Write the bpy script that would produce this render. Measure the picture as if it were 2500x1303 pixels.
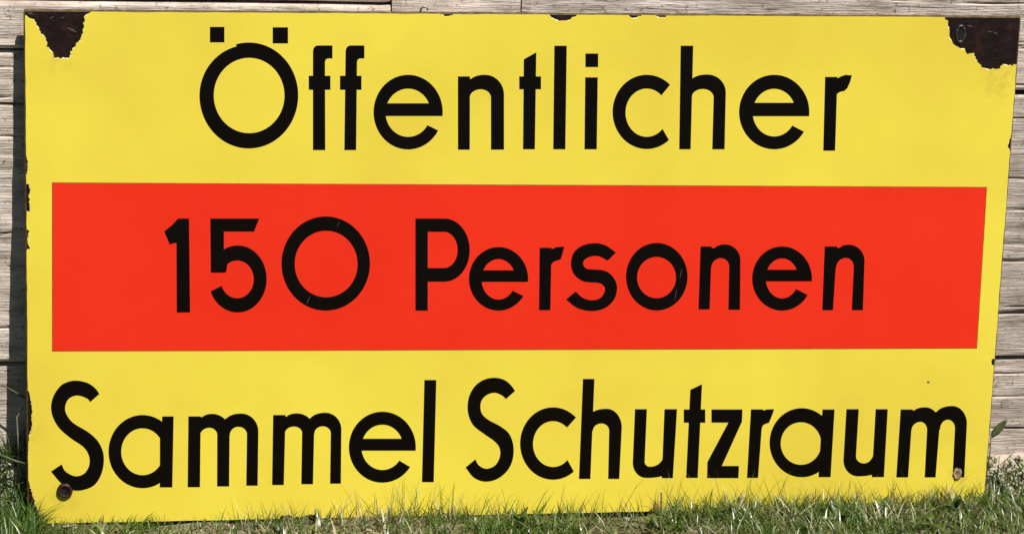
import bpy, bmesh, math, random
import numpy as np
from mathutils import Vector, Matrix
from mathutils.geometry import delaunay_2d_cdt

# ------------------------------------------------------------------ camera, sky, sun
scene = bpy.context.scene
for o in list(bpy.data.objects):
    bpy.data.objects.remove(o)
COL = scene.collection

cd = bpy.data.cameras.new("camera")
cam = bpy.data.objects.new("camera", cd)
COL.objects.link(cam)
scene.camera = cam
cd.sensor_width = 36.0
cd.sensor_fit = 'HORIZONTAL'
cd.lens = 36.0 * 6000 / 2500
cd.clip_start, cd.clip_end = 0.02, 200.0
cam.matrix_world = Matrix((
    (0.9888402821856476, 0.002626545745027794, -0.14895636134270393, -0.3097163951904706),
    (-0.1441889502200754, 0.26838449051393864, -0.9524596116823045, -1.8804995784542586),
    (0.03747589840739676, 0.963308292556969, 0.2657681142077349, 0.7377696144959801),
    (0, 0, 0, 1)))

SUN_EL, SUN_AZ = math.radians(57.5), math.radians(27)       # azimuth: to the right of straight-on
world = bpy.data.worlds.new("World")
scene.world = world
world.use_nodes = True
wn = world.node_tree
sky = wn.nodes.new("ShaderNodeTexSky")
sky.sky_type = 'NISHITA'
sky.sun_disc = False
sky.sun_elevation = SUN_EL
sky.sun_rotation = math.pi - SUN_AZ
sky.altitude = 1800
sky.air_density = 0.45          # clear dry air: deep blue sky, dark shadows
sky.dust_density = 0.2
wn.links.new(sky.outputs[0], wn.nodes["Background"].inputs[0])
wn.nodes["Background"].inputs[1].default_value = 0.05

sd = bpy.data.lights.new("sun", 'SUN')
sd.energy = 5.0
sd.angle = math.radians(0.5)
sd.color = (1.0, 0.955, 0.88)
sun = bpy.data.objects.new("sun", sd)
COL.objects.link(sun)
sdir = Vector((math.sin(SUN_AZ) * math.cos(SUN_EL), -math.cos(SUN_AZ) * math.cos(SUN_EL), math.sin(SUN_EL)))
sun.rotation_euler = (-sdir).to_track_quat('-Z', 'Y').to_euler()
sun.location = sdir * 5

scene.render.engine = 'CYCLES'
scene.view_settings.view_transform = 'Standard'
scene.view_settings.look = 'None'
scene.view_settings.exposure = 0.19
scene.view_settings.gamma = 1.0
scene.view_settings.use_curve_mapping = False
scene.render.resolution_x, scene.render.resolution_y = 1024, 533

random.seed(7)
rng = np.random.default_rng(11)

# ------------------------------------------------------------------ materials
def new_mat(name):
    m = bpy.data.materials.new(name)
    m.use_nodes = True
    nt = m.node_tree
    return m, nt, nt.nodes["Principled BSDF"]

def node(nt, kind, **kw):
    n = nt.nodes.new(kind)
    for k, v in kw.items():
        if k.startswith("i_"):
            n.inputs[k[2:].replace("_", " ")].default_value = v
        else:
            setattr(n, k, v)
    return n

def coords(nt, scale=(1, 1, 1), rot=(0, 0, 0)):
    tc = node(nt, "ShaderNodeTexCoord")
    mp = node(nt, "ShaderNodeMapping")
    mp.inputs["Scale"].default_value = scale
    mp.inputs["Rotation"].default_value = rot
    nt.links.new(tc.outputs["Object"], mp.inputs["Vector"])
    return mp.outputs["Vector"]

def noise(nt, vec, scale, detail=4, rough=0.55):
    n = node(nt, "ShaderNodeTexNoise")
    n.inputs["Scale"].default_value = scale
    n.inputs["Detail"].default_value = detail
    n.inputs["Roughness"].default_value = rough
    if vec is not None:
        nt.links.new(vec, n.inputs["Vector"])
    return n.outputs["Fac"]

def ramp(nt, fac, stops):
    r = node(nt, "ShaderNodeValToRGB")
    el = r.color_ramp.elements
    while len(el) < len(stops):
        el.new(0.5)
    for e, (p, c) in zip(el, stops):
        e.position = p
        e.color = (*c, 1)
    nt.links.new(fac, r.inputs["Fac"])
    return r.outputs["Color"]

def mixc(nt, fac, a, b, mode='MIX'):
    m = node(nt, "ShaderNodeMix", data_type='RGBA', blend_type=mode)
    for sock, v in ((0, fac), (6, a), (7, b)):
        if isinstance(v, (int, float)):
            m.inputs[sock].default_value = v
        elif isinstance(v, tuple):
            m.inputs[sock].default_value = (*v, 1)
        else:
            nt.links.new(v, m.inputs[sock])
    return m.outputs[2]

def bump(nt, bsdf, h, strength, dist):
    b = node(nt, "ShaderNodeBump")
    b.inputs["Strength"].default_value = strength
    b.inputs["Distance"].default_value = dist
    nt.links.new(h, b.inputs["Height"])
    nt.links.new(b.outputs["Normal"], bsdf.inputs["Normal"])

def enamel(name, base, dirt, rough=0.22, amount=0.35, stains=(), spec=0.28):
    m, nt, b = new_mat(name)
    v = coords(nt)
    big = ramp(nt, noise(nt, v, 6.5, 3), [(0.36, (0, 0, 0)), (0.66, (1, 1, 1))])
    f = node(nt, "ShaderNodeMath", operation='MULTIPLY')
    nt.links.new(big, f.inputs[0]); f.inputs[1].default_value = amount
    c = mixc(nt, f.outputs[0], base, dirt)
    # fine dust specks
    sp = ramp(nt, noise(nt, v, 420, 2, 0.5), [(0.70, (0, 0, 0)), (0.78, (1, 1, 1))])
    f2 = node(nt, "ShaderNodeMath", operation='MULTIPLY')
    nt.links.new(sp, f2.inputs[0]); f2.inputs[1].default_value = 0.22
    c = mixc(nt, f2.outputs[0], c, tuple(x * 0.55 for x in dirt))
    for (u, v_, rad, amt) in stains:                     # rust and grime bled from chips and fixings
        dn = node(nt, "ShaderNodeVectorMath", operation='DISTANCE')
        nt.links.new(v, dn.inputs[0]); dn.inputs[1].default_value = (u, 0, v_)
        mr_ = node(nt, "ShaderNodeMapRange"); mr_.inputs[1].default_value = rad; mr_.inputs[2].default_value = 0
        nt.links.new(dn.outputs["Value"], mr_.inputs[0])
        sn = ramp(nt, noise(nt, v, 110, 6, 0.7), [(0.42, (0, 0, 0)), (0.70, (1, 1, 1))])
        m1 = node(nt, "ShaderNodeMath", operation='MULTIPLY')
        nt.links.new(mr_.outputs[0], m1.inputs[0]); nt.links.new(sn, m1.inputs[1])
        m2 = node(nt, "ShaderNodeMath", operation='MULTIPLY'); m2.inputs[1].default_value = amt
        nt.links.new(m1.outputs[0], m2.inputs[0])
        c = mixc(nt, m2.outputs[0], c, (0.26, 0.14, 0.035))
    nt.links.new(c, b.inputs["Base Color"])
    rr = node(nt, "ShaderNodeMapRange")
    rr.inputs[3].default_value = rough * 0.75; rr.inputs[4].default_value = rough * 1.5
    nt.links.new(noise(nt, v, 22, 5), rr.inputs[0]); nt.links.new(rr.outputs[0], b.inputs["Roughness"])
    b.inputs["Specular IOR Level"].default_value = spec
    h = node(nt, "ShaderNodeMath", operation='MULTIPLY_ADD')
    nt.links.new(noise(nt, v, 4.2, 1), h.inputs[0]); h.inputs[1].default_value = 40.0
    nt.links.new(noise(nt, v, 170, 2), h.inputs[2])
    bump(nt, b, h.outputs[0], 1.0, 0.00008)
    return m

M_YELLOW = enamel("yellow enamel", (0.89, 0.735, 0.075), (0.79, 0.605, 0.062), 0.22, 0.8, [(-0.370, 0.024, 0.016, 0.6), (0.3755, 0.028, 0.012, 0.6), (0.387, 0.367, 0.028, 0.45), (-0.372, 0.374, 0.016, 0.3), (-0.397, 0.08, 0.014, 0.4)])
M_RED = enamel("red enamel", (0.885, 0.034, 0.0115), (0.80, 0.027, 0.010), 0.26, 0.7)
M_BLACK = enamel("black enamel", (0.0030, 0.0016, 0.0010), (0.0050, 0.0030, 0.0022), 0.30, spec=0.16)

def simple(name, c1, c2, scale, rough, bstr=0.5, bdist=0.0004, metallic=0.0, spec=0.4):
    m, nt, b = new_mat(name)
    v = coords(nt)
    n = noise(nt, v, scale, 6, 0.62)
    nt.links.new(ramp(nt, n, [(0.35, c1), (0.68, c2)]), b.inputs["Base Color"])
    b.inputs["Roughness"].default_value = rough
    b.inputs["Metallic"].default_value = metallic
    b.inputs["Specular IOR Level"].default_value = spec
    bump(nt, b, n, bstr, bdist)
    return m

M_STEEL = simple("bare undercoated steel", (0.007, 0.0022, 0.0018), (0.034, 0.0105, 0.0070), 90, 0.5, 0.9, 0.0008, 0.0, 0.2)
def rust_steel():
    m, nt, b = new_mat("bare rusting steel")
    v = coords(nt)
    n1 = noise(nt, v, 75, 8, 0.7); n2 = noise(nt, v, 260, 6, 0.7)
    c = ramp(nt, n1, [(0.34, (0.005, 0.0020, 0.0018)), (0.55, (0.014, 0.0048, 0.0038)), (0.74, (0.050, 0.016, 0.009))])
    c2 = ramp(nt, n2, [(0.60, (0, 0, 0)), (0.74, (1, 1, 1))])
    f = node(nt, "ShaderNodeMath", operation='MULTIPLY'); f.inputs[1].default_value = 0.3
    nt.links.new(c2, f.inputs[0])
    nt.links.new(mixc(nt, f.outputs[0], c, (0.060, 0.046, 0.044)), b.inputs["Base Color"])
    b.inputs["Roughness"].default_value = 0.5
    b.inputs["Specular IOR Level"].default_value = 0.25
    bump(nt, b, n1, 1.0, 0.0014)
    return m
M_STEEL = rust_steel()
M_RIM = simple("rusty rim", (0.035, 0.017, 0.006), (0.16, 0.10, 0.022), 160, 0.6)
M_CREAM = simple("fractured ground coat", (0.72, 0.60, 0.22), (0.85, 0.78, 0.50), 300, 0.5)
M_RUST = simple("rusted eyelet steel", (0.014, 0.006, 0.004), (0.085, 0.034, 0.018), 420, 0.36, 0.9, 0.0006, 0.3)
M_WORN = simple("worn grey steel", (0.030, 0.026, 0.026), (0.10, 0.09, 0.088), 300, 0.45, 0.4, 0.0002, 0.4)
M_OCHRE = simple("flaked ochre rust", (0.085, 0.034, 0.010), (0.56, 0.44, 0.26), 420, 0.7, 0.9, 0.0006)
M_HOLE = simple("dark hole", (0.004, 0.003, 0.002), (0.008, 0.006, 0.004), 200, 0.9)
M_SCRATCH = simple("grey scratch", (0.035, 0.03, 0.032), (0.09, 0.082, 0.085), 300, 0.5)

def wood_mat():
    m, nt, b = new_mat("weathered grey wood")
    oi = node(nt, "ShaderNodeObjectInfo")
    tc = node(nt, "ShaderNodeTexCoord")
    add = node(nt, "ShaderNodeVectorMath", operation='ADD')
    cmb = node(nt, "ShaderNodeCombineXYZ")
    mul = node(nt, "ShaderNodeMath", operation='MULTIPLY'); mul.inputs[1].default_value = 37.0
    nt.links.new(oi.outputs["Random"], mul.inputs[0])
    nt.links.new(mul.outputs[0], cmb.inputs[0]); nt.links.new(mul.outputs[0], cmb.inputs[2])
    nt.links.new(tc.outputs["Object"], add.inputs[0]); nt.links.new(cmb.outputs[0], add.inputs[1])
    def mapped(s):
        mp = node(nt, "ShaderNodeMapping"); mp.inputs["Scale"].default_value = s
        nt.links.new(add.outputs[0], mp.inputs["Vector"]); return mp.outputs[0]
    grain = noise(nt, mapped((7, 7, 42)), 3.0, 9, 0.68)
    fine = noise(nt, mapped((14, 14, 260)), 3.0, 5, 0.6)
    patch = noise(nt, mapped((12, 12, 22)), 2.0, 6, 0.6)
    spots = noise(nt, mapped((1, 1, 1)), 260, 3, 0.5)
    c = ramp(nt, grain, [(0.26, (0.25, 0.215, 0.185)), (0.42, (0.55, 0.485, 0.43)), (0.62, (0.76, 0.69, 0.635))])
    c2 = ramp(nt, fine, [(0.30, (0.60, 0.54, 0.48)), (0.50, (1, 1, 1))])
    c = mixc(nt, 0.75, c, c2, 'MULTIPLY')
    c3 = ramp(nt, patch, [(0.34, (0.72, 0.69, 0.66)), (0.52, (1.0, 0.98, 0.96)), (0.68, (1.16, 1.11, 1.09))])
    c = mixc(nt, 1.0, c, c3, 'MULTIPLY')
    pv = ramp(nt, oi.outputs["Random"], [(0.0, (0.82, 0.81, 0.80)), (0.5, (1.0, 0.97, 0.95)), (1.0, (1.08, 1.07, 1.06))])
    c = mixc(nt, 1.0, c, pv, 'MULTIPLY')
    c4 = ramp(nt, spots, [(0.30, (0.35, 0.28, 0.22)), (0.40, (1, 1, 1))])
    c = mixc(nt, 0.7, c, c4, 'MULTIPLY')
    nt.links.new(c, b.inputs["Base Color"])
    b.inputs["Roughness"].default_value = 0.85
    b.inputs["Specular IOR Level"].default_value = 0.2
    h = node(nt, "ShaderNodeMath", operation='ADD')
    nt.links.new(grain, h.inputs[0]); nt.links.new(fine, h.inputs[1])
    bump(nt, b, h.outputs[0], 0.9, 0.0016)
    return m
M_WOOD = wood_mat()
M_BACK = simple("dark gap block", (0.010, 0.008, 0.006), (0.025, 0.02, 0.015), 40, 0.95)  # for the added sheet that keeps the plank gaps dark

def soil_mat():
    m, nt, b = new_mat("dry soil and thatch")
    v = coords(nt)
    n1 = noise(nt, v, 60, 8, 0.7)
    n2 = noise(nt, v, 6, 4, 0.55)
    c = ramp(nt, n1, [(0.32, (0.055, 0.042, 0.028)), (0.5, (0.20, 0.16, 0.11)), (0.68, (0.42, 0.35, 0.26))])
    g = ramp(nt, n1, [(0.35, (0.018, 0.026, 0.008)), (0.65, (0.07, 0.085, 0.03))])
    f = ramp(nt, n2, [(0.42, (0, 0, 0)), (0.62, (1, 1, 1))])
    near = mixc(nt, f, c, g)
    turf = ramp(nt, n1, [(0.35, (0.022, 0.032, 0.010)), (0.65, (0.065, 0.085, 0.028))])
    sep = node(nt, "ShaderNodeSeparateXYZ")
    nt.links.new(v, sep.inputs[0])
    mr = node(nt, "ShaderNodeMapRange")
    mr.inputs[1].default_value = -0.45; mr.inputs[2].default_value = -0.18
    nt.links.new(sep.outputs[1], mr.inputs[0])
    col = mixc(nt, mr.outputs[0], turf, near)
    bank = node(nt, "ShaderNodeMapRange")
    bank.inputs[1].default_value = 0.006; bank.inputs[2].default_value = 0.02
    nt.links.new(sep.outputs[1], bank.inputs[0])
    dust = ramp(nt, n1, [(0.30, (0.16, 0.115, 0.08)), (0.45, (0.46, 0.38, 0.31)), (0.65, (0.62, 0.54, 0.46))])
    col = mixc(nt, bank.outputs[0], col, dust)
    nt.links.new(col, b.inputs["Base Color"])
    b.inputs["Roughness"].default_value = 0.95
    bump(nt, b, n1, 1.0, 0.0018)
    return m
M_SOIL = soil_mat()

def leaf_mat(name, tint=None, rough=0.38, trans=0.3, spec=0.5):
    m, nt, b = new_mat(name)
    if tint is None:
        a = node(nt, "ShaderNodeAttribute", attribute_name="tint")
        c = a.outputs["Color"]
    else:
        v = coords(nt)
        c = ramp(nt, noise(nt, v, 150, 4), [(0.3, tuple(x * 0.6 for x in tint)), (0.7, tint)])
    nt.links.new(c, b.inputs["Base Color"])
    b.inputs["Roughness"].default_value = rough
    b.inputs["Specular IOR Level"].default_value = spec
    t = node(nt, "ShaderNodeBsdfTranslucent")
    nt.links.new(c, t.inputs[0])
    mx = node(nt, "ShaderNodeMixShader"); mx.inputs[0].default_value = trans
    nt.links.new(b.outputs[0], mx.inputs[1]); nt.links.new(t.outputs[0], mx.inputs[2])
    nt.links.new(mx.outputs[0], nt.nodes["Material Output"].inputs["Surface"])
    return m
M_GRASS = leaf_mat("grass blades", rough=0.33, trans=0.3, spec=0.7)
M_LITTER = leaf_mat("dry litter", rough=0.7, trans=0.1, spec=0.2)
M_LEAF = leaf_mat("broad green leaf", (0.115, 0.185, 0.040), 0.35)
M_LEAF_DULL = leaf_mat("dull green leaf", (0.16, 0.19, 0.075), 0.5)
M_STRAW = leaf_mat("dry straw", (0.42, 0.37, 0.25), 0.5, 0.15)
M_TWIG = simple("brown stub", (0.10, 0.045, 0.015), (0.24, 0.12, 0.045), 200, 0.7)

# ------------------------------------------------------------------ small helpers
def empty(name, loc=(0, 0, 0), rot=(0, 0, 0)):
    o = bpy.data.objects.new(name, None)
    COL.objects.link(o)
    o.location = loc; o.rotation_euler = rot
    o.empty_display_size = 0.05
    return o

def tag(o, label=None, cat=None, group=None, kind=None):
    for k, v in (("label", label), ("category", cat), ("group", group), ("kind", kind)):
        if v: o[k] = v
    return o

def mesh_obj(name, verts, faces, mat, parent=None, smooth=False):
    me = bpy.data.meshes.new(name)
    me.from_pydata([tuple(map(float, v)) for v in verts], [], [tuple(map(int, f)) for f in faces])
    me.materials.append(mat)
    if smooth:
        me.polygons.foreach_set("use_smooth", [True] * len(me.polygons))
    me.update()
    o = bpy.data.objects.new(name, me)
    COL.objects.link(o)
    if parent is not None: o.parent = parent
    return o

def smooth01(a, b, x):
    t = np.clip((x - a) / (b - a), 0, 1)
    return t * t * (3 - 2 * t)

_tab = rng.random((256, 256))
def vnoise(x, y):                       # tiling value noise, vectorised, 0..1
    x = np.asarray(x, float); y = np.asarray(y, float)
    xi, yi = np.floor(x).astype(int), np.floor(y).astype(int)
    fx, fy = x - xi, y - yi
    fx, fy = fx * fx * (3 - 2 * fx), fy * fy * (3 - 2 * fy)
    g = lambda i, j: _tab[i & 255, j & 255]
    return ((g(xi, yi) * (1 - fx) + g(xi + 1, yi) * fx) * (1 - fy)
            + (g(xi, yi + 1) * (1 - fx) + g(xi + 1, yi + 1) * fx) * fy)

# ------------------------------------------------------------------ ground
WALL_Y = 0.0402
LEAN = math.radians(3.2)

def ground_z(x, y):
    x = np.asarray(x, float); y = np.asarray(y, float)
    bank = 0.053 + (0.036 - 0.053) * smooth01(-0.41, 0.41, x)
    z = bank * smooth01(0.006, 0.042, y)
    z = z + 0.007 * smooth01(0.0, 0.22, x) * smooth01(-0.12, -0.03, y) * (1 - smooth01(-0.012, 0.0, y))
    near = smooth01(-1.5, -0.3, y)
    z = z + near * (0.006 * (vnoise(x * 17 + 3, y * 17 + 9) - 0.5) + 0.004 * (vnoise(x * 70, y * 70) - 0.5)) - 0.003
    z = z + 0.05 * (1 - near) * (vnoise(x * 0.9 + 40, y * 0.9 + 7) - 0.5)
    return z

def build_ground():
    xs = np.concatenate([-np.geomspace(15, 0.85, 22), np.arange(-0.8, 0.8001, 0.008), np.geomspace(0.85, 15, 22)])
    ys = np.concatenate([-np.geomspace(15, 0.5, 26), np.arange(-0.48, 0.1001, 0.005), np.geomspace(0.13, 15, 14)])
    X, Y = np.meshgrid(xs, ys)
    Z = ground_z(X, Y)
    nx, ny = len(xs), len(ys)
    idx = np.arange(nx * ny).reshape(ny, nx)
    q = np.stack([idx[:-1, :-1], idx[:-1, 1:], idx[1:, 1:], idx[1:, :-1]], -1).reshape(-1, 4)
    o = mesh_obj("ground", np.stack([X, Y, Z], -1).reshape(-1, 3), q, M_SOIL, smooth=True)
    tag(o, kind="structure")
build_ground()

# ------------------------------------------------------------------ timber wall
wall = empty("timber_wall", (0, WALL_Y, 0))
tag(wall, "weathered grey timber wall of horizontal planks behind the sign", "wall")

def plank(x0, x1, z0, z1, y, cracks=(), thick=0.055, seed=0):
    L, Hh = x1 - x0, z1 - z0
    nx = max(8, int(L / 0.007)); nz = max(12, int(Hh / 0.0016))
    xs = np.linspace(x0, x1, nx + 1); zs = np.linspace(z0, z1, nz + 1)
    X, Z = np.meshgrid(xs, zs)
    so = seed * 13.7
    d = 0.0016 * (vnoise(X * 4 + so, Z * 60 + so) - 0.5) + 0.0009 * (vnoise(X * 9 + so, Z * 220) - 0.5)
    d += 0.0035 * (vnoise(X * 2 + so, Z * 9 + so * 2) - 0.5)
    # natural drying checks: thin wandering grooves
    r = np.random.default_rng(seed + 100)
    allc = list(cracks)
    for k in range(max(1, int(Hh / 0.06))):
        za = r.uniform(z0, z1); xa = r.uniform(x0, x1 - 0.05)
        allc.append((xa, za, xa + r.uniform(0.06, 0.35), za + r.uniform(-0.006, 0.006), r.uniform(0.0005, 0.0011), r.uniform(0.002, 0.006)))
    for xa, za, xb, zb, w, dep in allc:
        t = np.clip((X - xa) / (xb - xa), 0, 1)
        inside = (X >= xa) & (X <= xb)
        zc = za + (zb - za) * t + 0.0025 * (vnoise(X * 25 + za * 91, za * 37 + X * 0) - 0.5)
        taper = np.sqrt(np.clip(np.minimum(t, 1 - t) * 6, 0, 1))
        dep = dep * (0.25 + 0.95 * vnoise(X * 30 + za * 53, X * 0 + za * 71)) * 0.8
        w = w * 0.8
        d += inside * dep * taper * np.exp(-((Z - zc) / (w * (0.35 + 0.65 * taper) + 1e-6)) ** 2)
    # rounded, worn edges
    e = np.minimum(Z - z0, z1 - Z)
    ew = 0.003 * (0.5 + vnoise(X * 12 + so, Z * 0 + so))
    d += 0.0035 * np.clip(1 - e / ew, 0, 1) ** 2
    ex = np.minimum(X - x0, x1 - X)
    d += 0.003 * np.clip(1 - ex / 0.004, 0, 1) ** 2
    # edge line wanders a little
    Zw = Z + 0.0012 * (vnoise(X * 8 + so, so + X * 0) - 0.5)
    V = np.stack([X, np.full_like(X, y - WALL_Y) + d, Zw], -1).reshape(-1, 3).tolist()
    idx = np.arange((nx + 1) * (nz + 1)).reshape(nz + 1, nx + 1)
    F = np.stack([idx[:-1, :-1], idx[:-1, 1:], idx[1:, 1:], idx[1:, :-1]], -1).reshape(-1, 4).tolist()
    ring = list(idx[0, :]) + list(idx[1:, -1]) + list(idx[-1, -2::-1]) + list(idx[-2:0:-1, 0])
    n0 = len(V)
    for i in ring:
        V.append([V[i][0], y - WALL_Y + thick, V[i][2]])
    m = len(ring)
    for k in range(m):
        a, b = ring[k], ring[(k + 1) % m]
        F.append([b, a, n0 + k, n0 + (k + 1) % m])
    F.append([n0 + m - 1 - k for k in range(m)])
    return mesh_obj("plank", V, F, M_WOOD, wall, smooth=False)

XA, XB = -0.1136, -0.0095
g = 0.0012
Y0 = WALL_Y
plank(-1.5, XA - 0.0006, 0.3778 + g, 0.4172 - g, Y0 - 0.0006, seed=1)
plank(XA + 0.0006, XB - 0.0006, 0.3501 + 0.002, 0.470, Y0 + 0.0012, seed=2)
plank(XB + 0.0006, 1.5, 0.3501 + 0.002, 0.470, Y0, seed=3, cracks=[
    (0.33, 0.389, 0.75, 0.3885, 0.0009, 0.005), (0.2, 0.3585, 0.6, 0.3575, 0.0007, 0.004), (0.1, 0.43, 0.5, 0.424, 0.0008, 0.004)])
plank(-1.5, XA - 0.0006, 0.1214 + 0.0014, 0.3778 - g, Y0, seed=4, cracks=[
    (-0.62, 0.3640, -0.30, 0.3640, 0.0007, 0.004), (-0.55, 0.3385, -0.412, 0.3400, 0.0016, 0.005),
    (-0.60, 0.3345, -0.35, 0.3350, 0.0012, 0.006), (-0.47, 0.305, -0.38, 0.311, 0.0009, 0.003),
    (-0.52, 0.214, -0.405, 0.232, 0.0009, 0.006), (-0.418, 0.203, -0.38, 0.2035, 0.0009, 0.006),
    (-0.50, 0.146, -0.395, 0.1535, 0.0011, 0.007)])
plank(XA + 0.0006, 1.5, 0.1200 + 0.0007, 0.3501 - 0.002, Y0, seed=5, cracks=[
    (0.34, 0.3375, 0.7, 0.3370, 0.0006, 0.003), (0.36, 0.3285, 0.6, 0.328, 0.0008, 0.004), (0.38, 0.277, 0.62, 0.2765, 0.0011, 0.006),
    (0.36, 0.2505, 0.7, 0.2500, 0.0008, 0.004), (0.33, 0.2215, 0.7, 0.221, 0.0008, 0.004), (0.38, 0.2075, 0.435, 0.2065, 0.0010, 0.006),
    (0.40, 0.1585, 0.66, 0.1660, 0.0020, 0.012)])
plank(-1.5, 0.06, -0.06, 0.1214 - 0.0014, Y0 + 0.005, seed=6)
plank(0.0612, 1.5, -0.06, 0.1200 - 0.0007, Y0 + 0.002, seed=7, cracks=[
    (0.39, 0.104, 0.6, 0.1035, 0.0006, 0.003), (0.38, 0.084, 0.6, 0.083, 0.0008, 0.004), (0.40, 0.056, 0.62, 0.050, 0.0010, 0.005)])
plank(-1.5, XA - 0.0006, 0.4172 + g, 0.600, Y0 + 0.001, seed=8)
plank(XA + 0.0006, 1.5, 0.472, 0.600, Y0 - 0.001, seed=9)
plank(-1.5, 0.35, 0.602, 0.80, Y0, seed=10)
plank(0.3512, 1.5, 0.602, 0.80, Y0 + 0.002, seed=11)
bx = [(-1.5, .07, -.06), (1.5, .07, -.06), (1.5, .07, .79), (-1.5, .07, .79), (-1.5, .085, -.06), (1.5, .085, -.06), (1.5, .085, .79), (-1.5, .085, .79)]  # added unseen sheet behind the planks, blocks sky light in the gaps
mesh_obj("gap_light_block", [(x, y + 0.0, z) for x, y, z in bx],
         [(0, 1, 2, 3), (5, 4, 7, 6), (4, 0, 3, 7), (1, 5, 6, 2), (3, 2, 6, 7), (4, 5, 1, 0)], M_BACK, wall)

# ------------------------------------------------------------------ enamel sign
# drawing units -> metres on the sheet (u right of centre, v up from the bottom edge)
RECT = np.array([[0.00031757092664282436, 1.0021175808851655e-05, -0.4165548588611094],
                 [-5.869699091920264e-06, -0.0003285130416446679, 0.42040181357354367],
                 [-2.3877167393278165e-05, -3.501610237401483e-05, 1.0]])
def sheet(p):
    q = RECT @ np.array([p[0], p[1], 1.0])
    return (q[0] / q[2], q[1] / q[2])

sign = empty("enamel_sign", (0, 0, 0), (-LEAN, 0, 0))
tag(sign, "chipped yellow enamel sign with red band and black German lettering leaning against the planks", "sign")

def catmull(pts, n=7):
    """closed outline; a third value 1 marks a sharp corner"""
    P = [np.array(p[:2], float) for p in pts]
    C = [len(p) > 2 for p in pts]
    out = []
    N = len(P)
    for i in range(N):
        p1, p2 = P[i], P[(i + 1) % N]
        p0 = P[i - 1] if not C[i] else p1 - (p2 - p1)
        p3 = P[(i + 2) % N] if not C[(i + 1) % N] else p2 + (p2 - p1)
        if C[i] and C[(i + 1) % N]:
            out.append(tuple(p1)); continue
        for k in range(n):
            t = k / n
            out.append(tuple(0.5 * ((2 * p1) + (p2 - p0) * t + (2 * p0 - 5 * p1 + 4 * p2 - p3) * t * t
                                    + (3 * p1 - p0 - 3 * p2 + p3) * t ** 3)))
    return out

def ring(cx, cy, rx, ry, ix, iy, a0, a1, b0=None, b1=None, icx=None, icy=None):
    """elliptical ring sector, degrees, y down"""
    b0 = a0 if b0 is None else b0; b1 = a1 if b1 is None else b1
    icx = cx if icx is None else icx; icy = cy if icy is None else icy
    n = max(8, int(abs(a1 - a0) / 5))
    o = [(cx + rx * math.cos(math.radians(a0 + (a1 - a0) * k / n)), cy + ry * math.sin(math.radians(a0 + (a1 - a0) * k / n))) for k in range(n + 1)]
    i = [(icx + ix * math.cos(math.radians(b0 + (b1 - b0) * k / n)), icy + iy * math.sin(math.radians(b0 + (b1 - b0) * k / n))) for k in range(n + 1)]
    return o + i[::-1]

def oval(x0, x1, y0, y1, ix0, ix1, iy0, iy1):
    a = ((x0 + x1) / 2, (y0 + y1) / 2, (x1 - x0) / 2, (y1 - y0) / 2, (ix1 - ix0) / 2, (iy1 - iy0) / 2)
    k = dict(icx=(ix0 + ix1) / 2, icy=(iy0 + iy1) / 2)
    return [ring(*a, -2, 181, **k), ring(*a, 179, 362, **k)]

def quad_curve(p, c, q, n=9):
    p, c, q = map(np.array, (p, c, q))
    return [tuple((1 - t) ** 2 * p + 2 * t * (1 - t) * c + t * t * q) for t in np.linspace(0, 1, n)]

def quarter(p, q, vertical_first, n=12):
    """quarter ellipse from p to q; tangent at p vertical or horizontal"""
    out = []
    for k in range(n + 1):
        t = k / n * math.pi / 2
        if vertical_first: s, c = 1 - math.cos(t), math.sin(t)
        else: s, c = math.sin(t), 1 - math.cos(t)
        out.append((p[0] + (q[0] - p[0]) * s, p[1] + (q[1] - p[1]) * c))
    return out

def arch(xs, nt, ap, ro, rb, lb, ri, ia, il):
    """n-shaped arch: notch, apex, right outer shoulder, right foot, left foot, inner right, inner apex, inner left"""
    return ([(xs, nt[1])] + quad_curve(nt, ((nt[0] * 2 + ap[0]) / 3, ap[1]), ap)
            + quarter(ap, ro, False)[1:] + [rb, lb] + quarter(ri, ia, True) + quarter(ia, il, False)[1:] + [(xs, il[1] + 4)])

def box(x0, x1, y0, y1): return [(x0, y0), (x1, y0), (x1, y1), (x0, y1)]
def stem(t0, t1, yt, b0, b1, yb): return [(t0, yt), (t1, yt), (b1, yb), (b0, yb)]

def letter_e(x0, x1, y0, y1, il, it, ib, bt, bb, term, iterm, irx=None):
    cx, cy = (x0 + x1) / 2, (y0 + y1) / 2
    rx, ry = (x1 - x0) / 2, (y1 - y0) / 2
    irx = (cx - il) if irx is None else irx
    iry, icy = (ib - it) / 2, (ib + it) / 2
    endo = 360 + math.degrees(math.asin((bb - cy) / ry))
    endi = 360 + math.degrees(math.asin(max(-0.95, min(0.95, (bb - 3 - icy) / iry))))
    xr = cx + rx * math.cos(math.radians(endo))
    return [ring(cx, cy, rx, ry, irx, iry, term, endo, iterm, endi, icy=icy),
            [(x0 + (il - x0) * 0.5, bt), (xr - 12, bt), (xr, bb), (x0 + (il - x0) * 0.5, bb)]]

def letter_u(l0, l1, yt, lo, ap, nt, r0, r1, rb0, rb1, yb, il, ia, ir):
    """left stem top, outer left low, bottom apex, notch, right stem, inner left, inner apex, inner right"""
    bowl = ([(l0, yt), (l1, yt)] + [il] + quarter(il, ia, True)[1:] + quad_curve(ia, ((ia[0] + 2 * ir[0]) / 3, ia[1]), ir)[1:]
            + [(r0 + 6, ir[1] - 6), (rb0 + 6, nt[1] + 1), nt] + quad_curve(nt, ((2 * nt[0] + ap[0]) / 3, ap[1]), ap)[1:] + quarter(ap, lo, False)[1:])
    return [bowl, stem(r0, r1, yt, rb0, rb1, yb)]

G = []      # (kind, on red?, polygons)
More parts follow.
